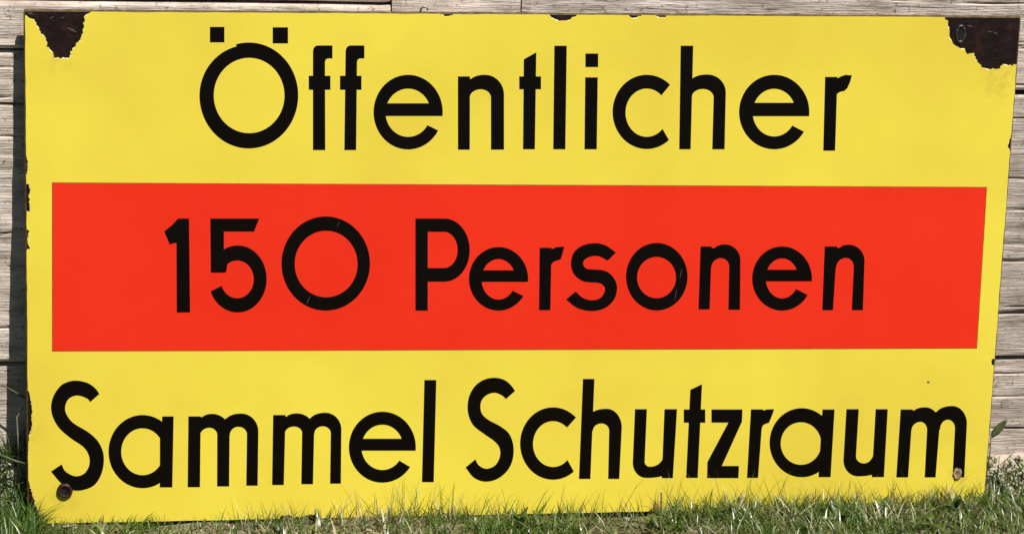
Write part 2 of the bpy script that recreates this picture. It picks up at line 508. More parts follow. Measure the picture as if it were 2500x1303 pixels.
# --- upper line
G.append(("letter", 0, [ring(607.5, 233, 120.5, 129, 86.3, 92, 255, 540 + 2, icx=608.2),
                        ring(607.5, 233, 120.5, 123.5, 86.3, 92, 179, 257, icx=608.2),
                        box(512.5, 547.8, 66, 103.5), box(665.7, 703, 67, 106)]))
def letter_f(s0, s1, b0, b1, hook, c0, c1):
    return [[(s0, 125), (s0 + 1.5, 118), (s0 + 5, 113.5), (s0 + 11, 111.3), (hook, 111.3), (hook, 142.6), (s1 + 7, 142.6), (s1 + 2, 145), (s1, 152), (b1, 366), (b0, 366)], box(c0, c1, 185.2, 219)]
G.append(("letter", 0, letter_f(764, 793.3, 764, 794, 811.5, 753.7, 806.6)))
G.append(("letter", 0, letter_f(843.7, 871.5, 840.6, 869.3, 889.4, 830, 882.3)))
G.append(("letter", 0, letter_e(911.9, 1080.6, 182.8, 364.4, 941.8, 216.2, 334, 252.3, 283, 29.6, 31, 55)))
G.append(("letter", 0, [stem(1117.9, 1147, 186.7, 1117.9, 1146.7, 365),
    arch(1140, (1150, 192.5), (1184, 182.8), (1230.2, 231), (1230.2, 365), (1198.5, 365), (1198.5, 238), (1174, 217.8), (1146.7, 238))]))
G.append(("letter", 0, [[(1278.6, 145), (1309, 128), (1305.5, 364), (1276.7, 364)], box(1267.5, 1320.5, 186.7, 217.8)]))
G.append(("letter", 0, [stem(1353.2, 1383.3, 112, 1350.4, 1379.9, 364)]))
G.append(("letter", 0, [box(1429, 1460, 131, 163.7), stem(1428.5, 1459, 189, 1426.7, 1456.6, 364)]))
G.append(("letter", 0, [ring(1578.6, 273, 83.3, 90.3, 51.8, 59, 49.5, 313, 42, 314, icy=275)]))
G.append(("letter", 0, [stem(1661.5, 1692, 112, 1658, 1685.7, 364),
    arch(1680, (1691, 191), (1727, 182), (1771.5, 226), (1768.5, 364), (1738.6, 364), (1742, 238), (1716, 217), (1689, 236))]))
G.append(("letter", 0, letter_e(1804.1, 1975.4, 182.8, 364, 1839, 216.6, 333, 251, 283.4, 32, 33, 52.5)))
G.append(("letter", 0, [stem(2014, 2044, 188, 2009.5, 2038.3, 367.4),
    [(2034, 189), (2045, 191), (2054, 186), (2063.6, 183), (2079.2, 184), (2075, 200), (2068, 215.5), (2061, 222), (2052, 223.5), (2044, 228), (2040.5, 234), (2030, 240)]]))
# --- red band line
G.append(("digit", 1, [[(434.5, 533), (461.5, 533), (464, 761.5), (431.6, 761.5), (431, 592.4), (425.6, 592.4), (414.5, 595.7), (401, 564.5), (420, 549)]]))
G.append(("digit", 1, [[(513.5, 533), (632.6, 533), (620.4, 564.5), (546.5, 564.5), (546.5, 607), (556, 640), (552, 663), (549, 664.7), (514.7, 664.7)],
    ring(580, 680, 71, 81.5, 40.5, 46.2, 242, 518, 200, 520, icx=579, icy=681)]))
G.append(("digit", 1, oval(687.2, 903, 527.8, 757, 719.4, 873, 562.3, 724.8)))
G.append(("letter", 1, [stem(1014, 1044, 533, 1014, 1044, 757), box(1040, 1086, 533, 565), box(1040, 1086, 653.6, 686.5),
    ring(1085, 609.75, 61.5, 76.75, 33, 44.3, -91, 91, icx=1084, icy=609.3)]))
G.append(("letter", 1, letter_e(1144.7, 1289, 602.4, 757, 1175.4, 631.3, 730.4, 659, 687, 33, 34)))
G.append(("letter", 1, [stem(1317.2, 1346, 604.2, 1315.7, 1343.3, 756),
    [(1338, 605), (1348.4, 607), (1358.4, 602.4), (1377.3, 601.3), (1373, 618), (1368.4, 632.4), (1356, 635.8), (1350, 639), (1345.5, 646), (1336, 650)]]))
G.append(("letter", 1, [catmull([(1503, 616, 1), (1483, 635.6, 1), (1467, 626.5), (1450, 623.6), (1431, 630), (1423, 642), (1430, 654), (1446, 657), (1466, 658),
    (1484, 664), (1499, 679), (1506, 700), (1500, 728), (1478, 750), (1444, 758), (1408, 750), (1382, 730, 1), (1405, 711, 1), (1422, 725.5), (1444, 732), (1466, 726),
    (1477, 706), (1470, 693.5), (1458, 689), (1438, 688), (1420, 684), (1401, 668), (1393.6, 644), (1400, 617), (1421, 599), (1451, 593), (1475, 597), (1490, 606)])]))
G.append(("letter", 1, oval(1528, 1678, 592.4, 756.6, 1555, 1650, 626, 727)))
G.append(("letter", 1, [stem(1710, 1737, 601, 1705, 1732, 754),
    arch(1730, (1744, 605), (1769, 596), (1807, 634), (1806, 755), (1778, 755), (1780, 650), (1760, 629), (1736, 654))]))
G.append(("letter", 1, letter_e(1836, 1981.6, 601, 757, 1869, 629.6, 727.6, 657.6, 685.6, 31, 32)))
G.append(("letter", 1, [stem(2013, 2043, 601, 2007, 2033, 756),
    arch(2034, (2050, 604), (2071, 596.6), (2110, 636), (2106, 756), (2079, 756), (2084, 650), (2065, 628.6), (2040.5, 654))]))
# --- lower line
G.append(("letter", 0, [catmull([(242.6, 960.2, 1), (220.5, 979.8, 1), (212, 971), (188.6, 963.9), (167.7, 972.4), (159, 993.3), (164, 1013), (181, 1032.6), (215.6, 1053.5),
    (240, 1076.8), (253, 1108.7), (250, 1148), (232.8, 1180), (205.8, 1193.5), (178.8, 1194.7), (151.7, 1180), (124.7, 1149.3, 1), (150.5, 1132, 1), (160.3, 1149.3), (183.7, 1160.8),
    (205.8, 1154.2), (218, 1133.3), (216.8, 1110), (203.3, 1089), (171.4, 1067), (142, 1040), (126, 1005.6), (128.4, 971.2), (146.8, 941.7), (169, 930), (191, 928.2), (215.6, 934.4), (232.8, 946.7)])]))
G.append(("letter", 0, [stem(396, 423.9, 1015, 390, 420.7, 1187.8), box(390.5, 400, 1030, 1170),
    ring(348, 1100.7, 83, 89, 52, 57.3, 57, 306, 33, 327, icy=1101)]))
def letter_m(st, n1, a1, r1o, l2, i1, n2, a2, r2o, l3, i2):
    (t0, t1, yt, b0, b1, yb) = st
    return [stem(*st), arch(t1 - 8, n1, a1, r1o, l2[1], l2[0], *i1), arch(l2[2], n2, a2, r2o, l3[1], l3[0], *i2)]
G.append(("letter", 0, letter_m((460, 490, 1015, 458.2, 488.2, 1187.3), (494, 1016.6), (517.7, 1008.8), (560.6, 1050), ((530, 1185.4), (559.4, 1185.4), 550),
    ((530.4, 1060), (511, 1042.4), (488, 1064)), (552, 1020.3), (588.9, 1008), (630.7, 1052), ((601.2, 1183.6), (629, 1183.6)), ((603, 1059), (582, 1040), (561, 1061)))))
G.append(("letter", 0, letter_m((666.8, 697, 1011.7, 664.3, 692.8, 1182), (699.5, 1015.4), (725.2, 1007.6), (767, 1048), ((735.6, 1180), (764, 1180), 756),
    ((737.5, 1055), (717.9, 1039.5), (695.3, 1057)), (756, 1020.8), (794, 1006), (833.3, 1047), ((805.8, 1178.7), (832, 1178.7)), ((807.5, 1056), (787.9, 1038.8), (767.5, 1057)))))
G.append(("letter", 0, letter_e(851.7, 1015, 1003.6, 1176.3, 882.4, 1035, 1145.6, 1069.5, 1098.4, 34, 36)))
G.append(("letter", 0, [stem(1036, 1065, 926.5, 1030, 1058.7, 1175)]))
G.append(("letter", 0, [catmull([(1257.3, 952.8, 1), (1235.2, 972.4, 1), (1225.4, 963.9), (1207, 957.2), (1186, 964.3), (1173.9, 981), (1175, 1005.6), (1191, 1022.8), (1220.5, 1038.8),
    (1242.6, 1057.2), (1253.2, 1086.6), (1251.2, 1121), (1237.7, 1148), (1213, 1167.7), (1183.7, 1173.8), (1156.7, 1164), (1136.5, 1139.4, 1), (1160.3, 1119.8, 1), (1169, 1134.5), (1187.4, 1142.6),
    (1208.2, 1134.5), (1220, 1113.7), (1219.3, 1091.6), (1205.8, 1074.4), (1181.2, 1057.2), (1154.2, 1035), (1142, 1003), (1144.4, 968.8), (1159, 941.7), (1181.2, 925.8), (1207, 920.9), (1230.3, 925.8), (1246.3, 938)])]))
G.append(("letter", 0, [ring(1350, 1081, 80.4, 88, 49, 56, 51, 314, 44, 314, icy=1082.3)]))
G.append(("letter", 0, [stem(1423, 1450.9, 923.8, 1413.3, 1441, 1167.2),
    arch(1440, (1450, 1003), (1481, 996.5), (1517.7, 1042), (1511.5, 1167.2), (1484.5, 1167.2), (1487, 1050), (1468.5, 1032), (1447.5, 1049))]))
G.append(("letter", 0, letter_u(1550, 1579, 997.5, (1544.6, 1128), (1577, 1164.7), (1613.3, 1160.8), 1622, 1652.6, 1615.3, 1642.3, 1165.2, (1573.5, 1125), (1586.3, 1137.7), (1617, 1119.8))))
G.append(("letter", 0, [[(1685, 950.3), (1713.5, 936.8), (1703, 1164.7), (1674.7, 1164.7)], box(1669, 1721.4, 998.2, 1030.2)]))
G.append(("letter", 0, [[(1736.6, 998.2), (1812.2, 998.2), (1811, 1027.7), (1761.9, 1135.8), (1803.6, 1135.8), (1802.4, 1165.2), (1725.8, 1165.2), (1726.8, 1126), (1777.9, 1030), (1736.6, 1030)]]))
G.append(("letter", 0, [stem(1833, 1862.6, 998, 1823.3, 1850.3, 1164.7),
    [(1855, 998.5), (1863.8, 1000.7), (1871, 998), (1889.6, 997.5), (1884, 1014), (1877.3, 1030), (1866.3, 1034), (1861.5, 1038), (1859, 1046), (1850, 1050)]]))
G.append(("letter", 0, [stem(2007.7, 2037, 998.2, 1998, 2027.3, 1162.8), [(2003.5, 1072), (2012, 1072), (2006, 1150), (1999, 1149)], [(2004, 1074), (2012, 1074), (2012, 1009), (2004.5, 1013)],
    ring(1957, 1079, 78.5, 84, 49.5, 52, 57, 308, 12, 348, icx=1955, icy=1081)]))
G.append(("letter", 0, letter_u(2066, 2096, 997.5, (2058.8, 1122), (2094, 1160.8), (2125.6, 1157.4), 2137.4, 2166.8, 2128, 2157.5, 1162.8, (2089.2, 1112), (2108.4, 1129.6), (2131.7, 1109))))
G.append(("letter", 0, letter_m((2198.5, 2228, 998.2, 2187.7, 2216.4, 1163.5), (2231, 1000.7), (2258.2, 992.8), (2293.8, 1034), ((2257, 1163.5), (2283.5, 1163.5), 2284),
    ((2263, 1048), (2247, 1028), (2224.5, 1051)), (2285.2, 1004.4), (2324.5, 989.6), (2360, 1032.6), ((2325, 1163.5), (2353.5, 1163.5)), ((2331, 1044), (2314, 1022.8), (2294.5, 1047)))))

def union_mesh(polys_m, keep=None):
    """polys in metres -> (2-D verts, triangles) of their union"""
    vs, fs = [], []
    for p in polys_m:
        if sum(a[0] * b[1] - a[1] * b[0] for a, b in zip(p, list(p[1:]) + [p[0]])) < 0:
            p = list(p)[::-1]                       # counter-clockwise
        fs.append(list(range(len(vs), len(vs) + len(p))))
        vs += [Vector((q[0] * 1000, q[1] * 1000)) for q in p]
    out = delaunay_2d_cdt(vs, [], fs, 1, 1e-4)
    V, F, of = out[0], out[2], out[5]
    faces = [f for f, o in zip(F, of) if len(o) and (keep is None or keep(o))]
    return [(v.x / 1000, v.y / 1000) for v in V], faces

def slab(name, V2, F, w0, w1, mat, parent, bevel=0.0):
    """lift flat triangles to w1, with walls down to w0 along the outline"""
    cnt = {}
    for f in F:
        for a, b in zip(f, f[1:] + f[:1]) if isinstance(f, list) else zip(f, tuple(f[1:]) + tuple(f[:1])):
            cnt[(a, b)] = 1
    # orient all triangles the same way: front faces the viewer (-y)
    tri = []
    for f in F:
        a, b, c = [V2[i] for i in f]
        s = (b[0] - a[0]) * (c[1] - a[1]) - (b[1] - a[1]) * (c[0] - a[0])
        tri.append(tuple(f) if s > 0 else tuple(f)[::-1])
    edges = set()
    for f in tri:
        for a, b in zip(f, f[1:] + f[:1]):
            edges.add((a, b))
    bnd = [(a, b) for a, b in edges if (b, a) not in edges]
    verts = [(u, -w1, v) for u, v in V2]
    faces = list(tri)
    low = {}
    for a, b in bnd:
        for i in (a, b):
            if i not in low:
                low[i] = len(verts)
                verts.append((V2[i][0], -w0, V2[i][1]))
        faces.append((b, a, low[a], low[b]))
    used = sorted({i for f in faces for i in f})
    re = {i: k for k, i in enumerate(used)}
    return mesh_obj(name, [verts[i] for i in used], [tuple(re[i] for i in f) for f in faces], mat, parent)

# sheet outline (slightly uneven, as the old plate is)
corner = [(57, 24), (2494, 40), (2404, 1234), (66, 1281)]
outline_px = []
for (a, b) in zip(corner, corner[1:] + corner[:1]):
    for k in range(24):
        t = k / 24
        outline_px.append((a[0] + (b[0] - a[0]) * t, a[1] + (b[1] - a[1]) * t))
outline = [sheet(p) for p in outline_px]
cu = sum(p[0] for p in outline) / len(outline); cv = sum(p[1] for p in outline) / len(outline)
HU, HV = 0.400, 0.2075
def rounded(inset, rad, jitter=0.0, seed=3):
    """outline moved inwards with small rounded corners"""
    C = [np.array(sheet(c)) for c in corner]
    r_ = random.Random(seed)
    C = [c + np.array([-math.copysign(inset, c[0] - cu), -math.copysign(inset, c[1] - cv)]) for c in C]
    out = []
    for i in range(4):
        p, a, b = C[i], C[i - 1], C[(i + 1) % 4]
        r = rad[i]
        d0, d1 = (a - p) / np.linalg.norm(a - p), (b - p) / np.linalg.norm(b - p)
        out += quad_curve(p + d0 * r, p, p + d1 * r, 7)
        e0, e1 = p + d1 * r, b + (p - b) / np.linalg.norm(p - b) * rad[(i + 1) % 4]
        n = 60
        nrm = np.array([-d1[1], d1[0]])
        for k in range(1, n):
            j = jitter * (r_.random() - 0.5) * 2
            out.append(tuple(e0 + (e1 - e0) * k / n + nrm * j))
    return [tuple(p) for p in out]
RAD = (0.002, 0.002, 0.004, 0.017)

# steel sheet: front, folded rim and open back
def build_plate():
    o0 = rounded(0.0014, RAD); o1 = rounded(0.0004, RAD); o2 = rounded(0.0, RAD)
    V2, F = union_mesh([o0])
    n = len(o0)
    verts = [(u, 0.0, v) for u, v in o0]
    faces = []
    # front fill
    tri = [tuple(f) for f in F]
    # vertices of the union equal the outline order when nothing is merged; otherwise fall back to one n-gon
    faces.append(tuple(range(n))[::-1])
    for (o, d) in ((o1, 0.0004), (o2, 0.0014), (o2, 0.0030)):
        verts += [(u, d, v) for u, v in o]
    inner = rounded(0.0016, RAD)
    verts += [(u, 0.0030, v) for u, v in inner]
    verts += [(u, 0.0018, v) for u, v in inner]
    for L in range(5):
        for k in range(n):
            a, b = L * n + k, L * n + (k + 1) % n
            faces.append((a, b, b + n, a + n))
    faces.append(tuple(range(5 * n, 6 * n)))
    o = mesh_obj("steel_plate", verts, faces, M_STEEL, sign)
    o.data.materials.append(M_RIM)
    for p in o.data.polygons:
        c = p.center
        if p.index > 0 and c.y < 0.009: p.material_index = 1
    bm = bmesh.new(); bm.from_mesh(o.data); bmesh.ops.recalc_face_normals(bm, faces=bm.faces); bm.to_mesh(o.data); bm.free()
    return o
build_plate()

# chips: enamel broken away down to the sheet
CH = [
 [(40, 5), (100, 5), (215, 8), (222, 26), (219, 33), (206, 40), (204, 62), (202.6, 83), (189, 103), (176.5, 121), (171, 132), (169, 141), (150, 142), (129, 141), (131, 133), (124, 124), (115, 113.6), (112, 92), (101, 81), (95, 70), (89, 61), (81, 46), (70, 43), (61, 37), (54, 34), (40, 30)],
 [(2304, 15), (2304, 40), (2315, 55), (2318, 83), (2322, 98), (2327, 107.5), (2344, 118), (2353.5, 116.7), (2361, 132), (2378, 132), (2384, 147), (2390, 157), (2396.5, 163), (2415, 170), (2439.5, 167), (2450, 157), (2470, 160), (2483, 157), (2515, 155), (2515, 15)],
 [(1078, 20), (1080, 34), (1086, 40), (1100, 39), (1108, 33), (1110, 20)],
 [(1340, 20), (1341, 36), (1350, 46), (1362, 51), (1388, 51), (1398, 44), (1408, 38), (1412, 20)],
 [(1534, 20), (1536, 40), (1543, 43), (1554, 43), (1562, 40), (1563, 20)],
 [(1599, 20), (1601, 39), (1608, 42), (1622, 42), (1632, 38), (1634, 20)],
 [(40, 447), (70, 449), (73, 460), (71, 480), (72, 500), (73, 518), (66, 515), (40, 515)],
 [(40, 558), (68, 561), (72, 564), (68, 575), (67, 588), (70, 597), (74, 607), (66, 609), (40, 608)],
 [(40, 380), (65, 384), (68, 400), (66, 425), (40, 430)],
 [(40, 942), (64, 946), (71, 960), (76, 985), (77, 1010), (77, 1030), (73, 1060), (68, 1080), (40, 1088)],
 [(2495, 325), (2470, 328), (2465, 340), (2462, 355), (2464, 374), (2490, 376)],
 [(2455, 868), (2425, 874), (2420, 881), (2423, 889), (2450, 892)],
 [(686, 1300), (685, 1258), (697, 1257), (706, 1255.5), (712, 1259), (718, 1262), (733, 1261), (745, 1259), (753, 1255), (763, 1254), (771, 1256), (779, 1260), (781, 1300)],
 [(40, 1160), (66, 1165), (72, 1185), (80, 1210), (90, 1248), (101, 1272), (108, 1300), (40, 1300)],
 [(2316, 1300), (2318, 1229), (2332, 1226), (2345, 1231), (2352, 1300)],
 [(1725, 1300), (1728, 1238), (1740, 1236), (1752, 1240), (1756, 1300)],
]
rr = random.Random(21)
def roughen(poly, step=4.0, amp=2.1):
    out = []
    for a, b in zip(poly, poly[1:] + poly[:1]):
        d = math.hypot(b[0] - a[0], b[1] - a[1])
        n = max(1, int(d / step)) if max(a[0], b[0]) < 2496 and min(a[0], b[0]) > 44 and min(a[1], b[1]) > 21 and max(a[1], b[1]) < 1299 else 1
        for k in range(n):
            t = k / n
            j = amp if (n > 1 or k) else 0
            out.append((a[0] + (b[0] - a[0]) * t + rr.uniform(-j, j), a[1] + (b[1] - a[1]) * t + rr.uniform(-j, j)))
    return out
ENAMEL_T = 0.0006
face_poly = rounded(0.0013, (0.0016, 0.0016, 0.004, 0.016), 0.00022)
from mathutils.geometry import intersect_point_tri_2d
def inside(p, poly):
    c = False
    for (x0, y0), (x1, y1) in zip(poly, poly[1:] + poly[:1]):
        if (y0 > p[1]) != (y1 > p[1]) and p[0] < (x1 - x0) * (p[1] - y0) / (y1 - y0) + x0: c = not c
    return c
chips_in, chips_out = [], []
for c in CH:
    small = roughen(c)
    n = len(small)
    area = sum(a[0] * b[1] - a[1] * b[0] for a, b in zip(small, small[1:] + small[:1]))
    sg = 1 if area > 0 else -1
    big = []
    for i in range(n):
        a, b = np.array(small[i - 1]), np.array(small[(i + 1) % n])
        t = b - a; t = t / (np.linalg.norm(t) + 1e-9)
        w = rr.choice((0.15, 0.2, 0.25, 0.4, 0.5, 0.9, 3.0))
        big.append((small[i][0] + sg * t[1] * w, small[i][1] - sg * t[0] * w))
    chips_in.append([sheet(p) for p in small]); chips_out.append([sheet(p) for p in big])
V2, F = union_mesh([face_poly] + chips_out, keep=lambda o: 0 in o and len(o) == 1)
enamel_face = slab("enamel_face", V2, F, 0.00003, ENAMEL_T, M_YELLOW, sign)
for ci, co in zip(chips_in, chips_out):
    n = len(ci)
    vs = [(u, -0.00012, v) for u, v in ci] + [(u, -ENAMEL_T + 0.00002, v) for u, v in co]
    ok = [inside(p, face_poly) and inside(q, face_poly) for p, q in zip(ci, co)]
    fs = [(k, (k + 1) % n, n + (k + 1) % n, n + k) for k in range(n) if ok[k] and ok[(k + 1) % n]]
    if fs:
        used = sorted({i for f in fs for i in f}); re_ = {i: k for k, i in enumerate(used)}
        mesh_obj("chipped_edge", [vs[i] for i in used], [tuple(re_[i] for i in f) for f in fs], M_CREAM, enamel_face)

# red band
RED_W = ENAMEL_T + 0.00012
red_poly = [sheet(p) for p in [(129, 447), (700, 450), (1270, 452.5), (1840, 455), (2407, 458), (2401, 560), (2395, 655), (2389, 752), (2383, 848), (1800, 850), (1256, 851.5), (690, 853.5), (129, 855), (129, 700), (129, 560)]]
edge_poly = [(u + math.copysign(0.0007, u), v + math.copysign(0.0007, v - 0.209)) for u, v in red_poly]
V2, F = union_mesh([edge_poly])
band_edge = slab("band_edge", V2, F, ENAMEL_T, ENAMEL_T + 0.00006, simple("red fired over yellow", (0.30, 0.07, 0.012), (0.46, 0.13, 0.02), 200, 0.4, 0.2, 0.0001), sign)
V2, F = union_mesh([red_poly])
red_band = slab("red_band", V2, F, ENAMEL_T, RED_W, M_RED, sign)

for kind, on_red, polys in G:
    V2, F = union_mesh([[sheet(p) for p in poly] for poly in polys])
    base = RED_W if on_red else ENAMEL_T
    slab(kind, V2, F, base, base + 0.00014, M_BLACK, red_band if on_red else sign)

# pale hairline scratches on the black and in the bare corners
for (a, b, w, lev) in [((822, 553), (829, 541), 2.2, RED_W), ((749, 742), (756, 722), 2.4, RED_W), ((1659, 680), (1665, 652), 2.2, RED_W), ((1646, 735), (1652, 702), 2.2, RED_W),
                       ((162, 66), (190, 80), 6, -0.00012), ((120, 46), (132, 40), 4, -0.00012), ((148, 44), (158, 43), 4, -0.00012),
                       ((2360, 62), (2376, 66), 5, -0.00012), ((2408, 77), (2424, 78), 4, -0.00012), ((2424, 78), (2438, 84), 4, -0.00012), ((66, 30), (82, 36), 8, -0.00012)]:
    a, b = np.array(a, float), np.array(b, float)
    t = (b - a) / np.linalg.norm(b - a); nn = np.array([-t[1], t[0]])
    pts = [a, a + (b - a) * 0.35 + nn * w * 0.5, a + (b - a) * 0.75 + nn * w * 0.35, b, a + (b - a) * 0.6 - nn * w * 0.4, a + (b - a) * 0.25 - nn * w * 0.3]
    V2, F = union_mesh([[sheet(p) for p in pts]])
    slab("scratch", V2, F, lev + 0.00014, lev + 0.0002, M_SCRATCH, red_band if lev > 0 else sign)

def lathe(name, centre, prof, mat, parent, n=28, sx=1.0, sz=1.0, wob=0.0, seed=0):
    """prof: (radius, outward) pairs; axis along the sheet normal"""
    r_ = random.Random(seed)
    cu_, cv_ = sheet(centre)
    jit = [1 + wob * (r_.random() - 0.5) * 2 for _ in range(n)]
    vs, fs = [], []
    for r, w in prof:
        for k in range(n):
            a = 2 * math.pi * k / n
            vs.append((cu_ + r * jit[k] * sx * math.cos(a), -w, cv_ + r * jit[k] * sz * math.sin(a)))
    for L in range(len(prof) - 1):
        for k in range(n):
            a, b = L * n + k, L * n + (k + 1) % n
            fs.append((a, b, b + n, a + n))
    o = mesh_obj(name, vs, fs, mat, parent, smooth=True)
    bm = bmesh.new(); bm.from_mesh(o.data); bmesh.ops.recalc_face_normals(bm, faces=bm.faces)
    bm.to_mesh(o.data); bm.free()
    return o

E0 = ENAMEL_T
ey = lathe("eyelet", (158, 1196), [(0.0063, E0 - 0.0002), (0.0063, E0 + 0.0010), (0.0058, E0 + 0.0020), (0.0050, E0 + 0.0028), (0.0038, E0 + 0.0024), (0.0030, E0 + 0.0012), (0.0026, E0 + 0.0002), (0.0024, E0 + 0.0001), (0.00001, E0 + 0.0001)], M_RUST, sign, wob=0.05, seed=2)
ey["label"] = "rusty raised eyelet in the lower left corner"
lathe("hole", (153.5, 1192), [(0.0042, E0 + 0.0026), (0.0036, E0 + 0.0020), (0.00001, E0 + 0.0012)], M_HOLE, ey, wob=0.12, seed=4)
ey2 = lathe("eyelet", (2336, 1156), [(0.0042, E0 + 0.0001), (0.0040, E0 + 0.0008), (0.0030, E0 + 0.0012), (0.0018, E0 + 0.0009), (0.0012, E0 + 0.0003), (0.00001, E0 + 0.0002)], M_OCHRE, sign, sx=0.95, sz=1.25, wob=0.16, seed=5)
ey2["label"] = "flaked ochre eyelet in the lower right corner"
ey3 = lathe("eyelet", (2345, 84), [(0.0070, 0.0), (0.0066, 0.0009), (0.0056, 0.0012), (0.0047, 0.0008), (0.0044, 0.0001), (0.00001, 0.0001)], M_WORN, sign, sx=0.62, sz=1.15, wob=0.06, seed=9)
lathe("hole", (2345, 84), [(0.0043, 0.00035), (0.00001, 0.0003)], M_HOLE, ey3, sx=0.62, sz=1.15)
# small rust dot on the yellow
lathe("rust_spot", (2266, 931), [(0.0013, E0 + 0.00006), (0.0008, E0 + 0.00022), (0.00001, E0 + 0.00026)], M_OCHRE, sign, n=12, wob=0.2)

# ------------------------------------------------------------------ grass
def sign_y(z): return np.tan(LEAN) * z

def blades(x, y, L, W, lean, azim, tint, curl=0.6, clamp=True, z=None):
    """vectorised curved, tapering blades (7 points, 5 triangles each)"""
    n = len(x)
    z0 = ground_z(x, y) - 0.002 if z is None else z
    ts = np.array([0, 0.36, 0.7, 1.0])
    ca, sa = np.cos(azim), np.sin(azim)
    px, py = -sa, ca                                        # blade width direction
    tw = rng.uniform(-0.9, 0.9, n)
    V = np.zeros((n, 7, 3))
    out = 0
    for k, t in enumerate(ts):
        ang = lean + curl * t * (0.4 + lean)
        h = L * t * np.cos(ang * 0.75); d = L * t * np.sin(ang)
        X = x + ca * d; Y = y + sa * d; Z = z0 + h
        w = W * (1.0, 0.92, 0.62, 0)[k] * 0.5
        wx = px * np.cos(tw * t) + ca * np.sin(tw * t); wy = py * np.cos(tw * t) + sa * np.sin(tw * t)
        if k < 3:
            V[:, out, :] = np.stack([X - wx * w, Y - wy * w, Z], -1)
            V[:, out + 1, :] = np.stack([X + wx * w, Y + wy * w, Z], -1); out += 2
        else:
            V[:, out, :] = np.stack([X, Y, Z], -1)
    if clamp:
        front = (y < 0.0)[:, None] & (np.abs(V[:, :, 0]) < 0.404) & (V[:, :, 2] < 0.42)
        lim = sign_y(V[:, :, 2]) - 0.0016 - rng.uniform(0, 0.0025, (n, 1))
        V[:, :, 1] = np.where(front, np.minimum(V[:, :, 1], lim), V[:, :, 1])
        back = (y >= 0.0)[:, None]
        V[:, :, 1] = np.where(back, np.minimum(V[:, :, 1], WALL_Y - 0.0015), V[:, :, 1])
        behind = back & (np.abs(V[:, :, 0]) < 0.404)
        V[:, :, 1] = np.where(behind, np.maximum(V[:, :, 1], sign_y(V[:, :, 2]) + 0.005), V[:, :, 1])
    F = np.array([[0, 1, 3], [0, 3, 2], [2, 3, 5], [2, 5, 4], [4, 5, 6]])
    faces = (F[None] + 7 * np.arange(n)[:, None, None]).reshape(-1, 3)
    cols = np.repeat(np.concatenate([tint, np.ones((n, 1))], 1)[:, None, :], 7, 1)
    tip_gain = np.array([0.8, 0.8, 0.95, 0.95, 1.05, 1.05, 1.15])      # darker towards the root, paler towards the tip
    cols[:, :, :3] *= tip_gain[None, :, None]
    return V.reshape(-1, 3), faces, cols.reshape(-1, 4)

def tri_stuff(name, parts, mat, label, cat):
    Vs, Fs, Cs, o = [], [], [], 0
    for V, F, C in parts:
        Vs.append(V); Fs.append(F + o); Cs.append(C); o += len(V)
    V, F, C = np.concatenate(Vs), np.concatenate(Fs), np.concatenate(Cs)
    me = bpy.data.meshes.new(name)
    me.vertices.add(len(V)); me.vertices.foreach_set("co", V.astype(np.float32).ravel())
    me.loops.add(F.size); me.loops.foreach_set("vertex_index", F.astype(np.int32).ravel())
    me.polygons.add(len(F)); me.polygons.foreach_set("loop_start", (np.arange(len(F)) * 3).astype(np.int32))
    me.polygons.foreach_set("loop_total", np.full(len(F), 3, np.int32))
    at = me.attributes.new("tint", 'FLOAT_COLOR', 'POINT')
    at.data.foreach_set("color", C.astype(np.float32).ravel())
    me.materials.append(mat)
    me.update(calc_edges=True); me.validate()
    ob = bpy.data.objects.new(name, me); COL.objects.link(ob)
    tag(ob, label, cat, kind="stuff")
    return ob

PAL = np.array([[0.070, 0.150, 0.018], [0.115, 0.205, 0.030], [0.200, 0.255, 0.065], [0.036, 0.085, 0.013],
                [0.31, 0.28, 0.14], [0.58, 0.54, 0.38], [0.17, 0.115, 0.05], [0.38, 0.43, 0.22]])
def tints(x, y, dry=0.0):
    n = len(x)
    patch = vnoise(x * 7 + 50, y * 7 + 20) * 0.7 + vnoise(x * 23, y * 23 + 5) * 0.3
    centre = np.exp(-((x + 0.0) / 0.16) ** 2) * 0.22
    pd = np.clip((patch - 0.48) * 1.5 + 0.15 + centre + dry - 0.20 * smooth01(0.06, 0.25, x), 0.06, 0.9)
    isdry = rng.random(n) < pd
    g = rng.choice(4, n, p=[0.32, 0.34, 0.16, 0.18]); d = rng.choice([4, 5, 6, 7], n, p=[0.3, 0.24, 0.26, 0.2])
    c = PAL[np.where(isdry, d, g)]
    return np.clip(c * rng.uniform(0.7, 1.3, (n, 1)) * rng.uniform(0.93, 1.07, (n, 3)), 0, 0.8)

parts = []
def scatter(n, xr, yr, Lr, Wr, keep=None, dry=0.0, leanr=(0.05, 0.9), lenf=None, curl=0.7):
    x = rng.uniform(*xr, n); y = rng.uniform(*yr, n)
    if keep is not None:
        k = keep(x, y); x, y = x[k], y[k]
    n = len(x)
    L = rng.uniform(*Lr, n)
    if lenf is not None: L = L * lenf(x, y)
    parts.append(blades(x, y, L, rng.uniform(*Wr, n), rng.uniform(*leanr, n), rng.uniform(0, 2 * math.pi, n), tints(x, y, dry), curl))

